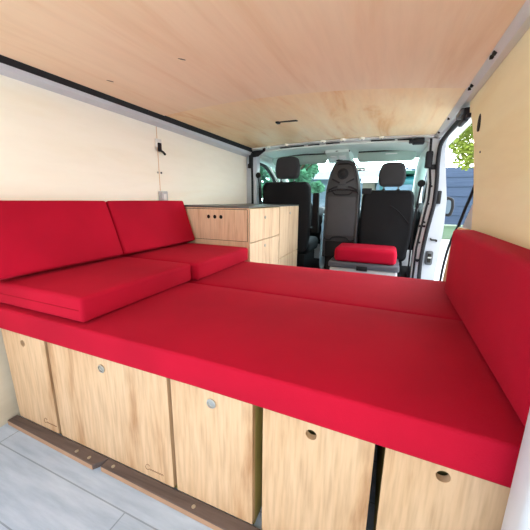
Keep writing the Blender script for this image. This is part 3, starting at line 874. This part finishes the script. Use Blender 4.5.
# ------------------------------------------------------------------ fittings on the left wall
so = thing('wall_socket', 'white socket with a black plug high on the left ply wall', 'socket', (WL, 1.50, 1.10))
build('socket_plate', MB().box(WL, WL+.012, 1.462, 1.505, 1.118, 1.165, .003), 'white_plastic', so)
build('black_plug', MB().box(WL+.010, WL+.024, 1.468, 1.492, 1.092, 1.142, .004).tube([(WL+.018, 1.482, 1.10), (WL+.020, 1.505, 1.092), (WL+.016, 1.525, 1.082)], .007, 8), 'black_plastic', so)
sb = thing('switch_box', 'small grey switch box on the ply wall above the backrest cushions', 'switch', (WL, 1.49, .80))
build('switch_housing', MB().box(WL, WL+.028, 1.462, 1.515, .79, .862, .003), 'grey_box', sb)
build('switch_rocker', MB().box(WL+.028, WL+.032, 1.478, 1.50, .81, .845, .002), 'white_plastic', sb)
for y, mt_ in ((1.468, 'metal'), (1.497, 'metal_dark')):
    tag(build('wall_screw', MB().lathe([(.006, 0), (.006, .004), (.003, .006)], (WL, y, .972), 'x', 12), mt_),
        'small %s screw on the ply wall between socket and switch box' % ('silver' if mt_ == 'metal' else 'dark'), 'screw')

# wooden washers with screws along the ceiling's front edge
names = ['leftmost', 'second from left', 'third from left', 'fourth from left', 'fifth from left', 'rightmost']
for k, (x, big) in enumerate(((-1.09, .8), (-.93, .9), (-.60, 1.1), (-.425, 1.1), (-.27, 1.1), (-.12, .8))):
    y = front_y(x)-.006; z = ceil_z(x)+.003
    w = thing('screw_washer', 'round wooden screw washer on the ceiling front edge, %s of six' % names[k], 'washer', (x, y, z-.021), 'wooden washers along the ceiling edge')
    r = .022*big
    build('washer', MB().lathe([(r*.7, -.018), (r, -.013), (r, 0)], (x, y, z), 'z', 20), 'ply_wall', w)
    build('screw_head', MB().lathe([(r*.3, -.021), (r*.36, -.016)], (x, y, z), 'z', 12), 'metal_dark', w)

# ------------------------------------------------------------------ box with small red cushion in the cab doorway
cb = thing('cool_box', 'light grey box with slate lid behind the front seats', 'box', (-.16, 2.45, -.032))
build('box_body', MB().box(-.405, .09, 2.305, 2.62, -.032, .305, .012, 3), 'grey_box', cb)
build('lid', MB().box(-.415, .10, 2.295, 2.63, .306, .352, .010, 3), 'grey_lid', cb)
build('lid_latch', MB().box(-.20, -.12, 2.288, 2.297, .295, .33, .003), 'dark_plastic', cb)
cushion('box_cushion', 'small red cushion lying on the slate-lidded grey box', -.375, .075, 2.30, 2.60, .353, .462, bev=.028, seams=())

# ------------------------------------------------------------------ outside
lawn = struct('lawn', MB().box(-20, 25, 12.6, 24, -.55, -.53), 'grass'); 
fe = thing('board_fence', 'slate blue horizontal board fence beyond the open sliding door', 'fence', (6, 19.5, -.53))
for k in range(6):
    z0 = -.45+k*.515
    build('fence_board', MB().prism([(19.50, z0), (19.44, z0), (19.47, z0+.515), (19.50, z0+.515)], 'x', .5, 13), 'fence', fe)
for x in (.6, 3.6, 6.6, 9.6, 12.6):
    build('fence_post', MB().box(x, x+.12, 19.5, 19.62, -.53, 2.7, .01), 'fence', fe)

def tree(loc, h, R, label, leafmat, n, seed, group, size=.16, cf=.68):
    rnd = random.Random(seed)
    x, y, z = loc
    t = thing('tree', label, 'tree', loc, group)
    tr = MB()
    tr.tube([(x, y, z), (x+.05, y, z+h*.35), (x-.05, y, z+h*.7), (x, y, z+h*.9)], lambda u: .14*(1-.7*u), 8, smooth=1)
    for k in range(7):
        a = rnd.uniform(0, 2*PI); b = rnd.uniform(.35, .7)
        tr.tube([(x, y, z+h*b), (x+R*.4*math.cos(a), y+R*.4*math.sin(a), z+h*(b+.12)), (x+R*.8*math.cos(a), y+R*.8*math.sin(a), z+h*(b+.2))], lambda u: .05*(1-.8*u), 6)
    build('trunk', tr, 'bark', t)
    lf = MB(); bm = lf.bm
    blobs = []
    for k in range(26):
        d = Vector((rnd.gauss(0, 1), rnd.gauss(0, 1), rnd.gauss(0, 1))).normalized()
        q = rnd.random()**.4
        blobs.append((Vector((x, y, z+h*cf))+Vector((d.x*R*q, d.y*R*q, d.z*h*(.95-cf)*q)), R*rnd.uniform(.18, .34)))
    for k in range(n):
        c, r = rnd.choice(blobs)
        d = Vector((rnd.gauss(0, 1), rnd.gauss(0, 1), rnd.gauss(0, 1))).normalized()
        p = c+d*r*rnd.random()**.5
        a = Vector((rnd.gauss(0, 1), rnd.gauss(0, 1), rnd.gauss(0, .7))).normalized()
        b = a.cross(Vector((rnd.gauss(0, 1), rnd.gauss(0, 1), rnd.gauss(0, 1)))).normalized()
        s = size*rnd.uniform(.6, 1.3)
        vs = [bm.verts.new(p-a*s), bm.verts.new(p+b*s*.45), bm.verts.new(p+a*s), bm.verts.new(p-b*s*.45)]
        bm.faces.new(vs)
    build('foliage', lf, leafmat, t, smooth=False)
tg = 'trees in front of the van'
for k, (x, y, h, R, lab) in enumerate(((-7.2, 14.8, 4.8, 1.5, 'leafy green tree seen through the left cab door window'),
                                       (-5.9, 9.4, 3.8, 1.15, 'leafy green tree seen left of the left seat headrest'),
                                       (-3.9, 12.6, 4.9, 1.2, 'leafy green tree through the windscreen right of the left headrest'))):
    tree((x, y, -.55), h, R, lab, 'leaf_dark', 6000, 20+k, tg, size=.17, cf=.5)
tree((3.05, 13.2, -.53), 6.3, 2.35, 'sunlit yellow-green tree above the fence in the door opening', 'leaf_light', 9000, 40, None, size=.095)
tree((8.6, 22, -.53), 5.2, 2.0, 'pale green tree behind the board fence', 'leaf_light', 1500, 41, None, size=.2)

hs = thing('house', 'pale blue rendered house wall seen through the windscreen beside the middle seat', 'house', (-.9, 15, -.55))
build('wall', MB().box(-4.4, .6, 14.2, 18, -.55, 1.75), 'house', hs, smooth=False)
rf = MB().prism([(14.0, 1.75), (16.1, 2.3), (18.2, 1.75)], 'x', -4.55, .75)
build('roof', rf, 'house_roof', hs, smooth=False)
for x in (-3.9, -1.7, -.2):
    f = build('window_frame', MB().box(x-.32, x+.32, 14.15, 14.2, .45, 1.25, .01), 'white_plastic', hs, smooth=False)
    build('pane', MB().box(x-.26, x+.26, 14.14, 14.15, .51, 1.19), 'house_window', f, smooth=False)
van = thing('delivery_van', 'teal van parked in front, seen beside the right headrest', 'van', (.1, 9.5, -.55))
build('body', MB().prism(rounded([(9.0, -.2), (9.0, 1.35), (9.3, 1.5), (12.4, 1.5), (13.2, .8), (13.9, .6), (13.9, -.2)], .1, 4), 'x', -.34, .62, .06, 3), 'teal', van)
build('roof_rack', MB().box(-.25, .55, 9.1, 12.2, 1.53, 1.62, .02), 'green_paint', van)
build('rear_window', MB().box(-.20, .48, 8.97, 9.01, .75, 1.25, .03), 'house_window', van)
for yy in (9.8, 13.0):
    for xx in (-.37, .48):
        build('wheel', MB().lathe([(.32, 0), (.33, .03), (.33, .13), (.32, .16)], (xx, yy, -.22), 'x', 24), 'rubber', van)
shed = thing('shed', 'beige rendered shed beside the teal van, seen through the windscreen', 'shed', (-.68, 10.2, -.55))
build('wall', MB().box(-.86, -.50, 9.8, 10.8, -.55, 1.35), 'beige', shed, smooth=False)
build('roof', MB().prism([(9.7, 1.35), (10.3, 1.55), (10.9, 1.35)], 'x', -.92, -.44), 'grey_paint', shed, smooth=False)

# ------------------------------------------------------------------ light
w = bpy.data.worlds.new('World'); scene.world = w; w.use_nodes = True
nt = w.node_tree; bg = nt.nodes['Background']
tc = nt.nodes.new('ShaderNodeTexCoord'); sp = nt.nodes.new('ShaderNodeSeparateXYZ')
rp = nt.nodes.new('ShaderNodeValToRGB')
rp.color_ramp.elements[0].position = 0.0; rp.color_ramp.elements[0].color = (1, 1, 1, 1)
rp.color_ramp.elements[1].position = 0.7; rp.color_ramp.elements[1].color = (.80, .90, 1.0, 1)
nt.links.new(tc.outputs['Generated'], sp.inputs[0]); nt.links.new(sp.outputs['Z'], rp.inputs['Fac'])
nt.links.new(rp.outputs['Color'], bg.inputs['Color'])
sm_ = nt.nodes.new('ShaderNodeMapRange')          # brighter sky ahead of the van than behind it
sm_.inputs['From Min'].default_value = -.7; sm_.inputs['From Max'].default_value = .6
sm_.inputs['To Min'].default_value = 1.9; sm_.inputs['To Max'].default_value = 9.5
nt.links.new(sp.outputs['Y'], sm_.inputs['Value']); nt.links.new(sm_.outputs['Result'], bg.inputs['Strength'])
def area(name, loc, rot, sx, sy, power, col=(1, 1, 1)):
    l = bpy.data.lights.new(name, 'AREA'); l.shape = 'RECTANGLE'; l.size = sx; l.size_y = sy
    l.energy = power; l.color = col
    o = bpy.data.objects.new(name, l); COL.objects.link(o); o.location = loc; o.rotation_euler = rot
    return o
area('rear_fill', (-.55, -1.1, 1.0), (math.radians(86), 0, 0), 2.2, 1.6, 3, (.97, .98, 1))  # added fill lamp behind the camera, lifts the interior
sun = bpy.data.lights.new('sun', 'SUN'); sun.energy = 1.0; sun.angle = math.radians(20); sun.color = (1, .96, .9)
so_ = bpy.data.objects.new('sun', sun); COL.objects.link(so_); so_.rotation_euler = (math.radians(38), math.radians(30), 0)

# ------------------------------------------------------------------ camera
yaw, pitch, roll = -0.394975, -0.219579, 0.0111605
f = Vector((math.sin(yaw)*math.cos(pitch), math.cos(yaw)*math.cos(pitch), math.sin(pitch)))
r = f.cross(Vector((0, 0, 1))).normalized(); u = r.cross(f)
r2 = r*math.cos(roll)+u*math.sin(roll); u2 = -r*math.sin(roll)+u*math.cos(roll)
cam = bpy.data.cameras.new('camera'); co = bpy.data.objects.new('camera', cam); COL.objects.link(co)
cam.sensor_width = 36; cam.lens = 294.15/530*36; cam.clip_start = .02; cam.clip_end = 300
mw = Matrix((( r2.x, u2.x, -f.x, 0), (r2.y, u2.y, -f.y, 0), (r2.z, u2.z, -f.z, .82), (0, 0, 0, 1)))
co.matrix_world = mw
scene.camera = co
scene.view_settings.view_transform = 'Standard'
scene.view_settings.look = 'None'
scene.view_settings.exposure = 0.45
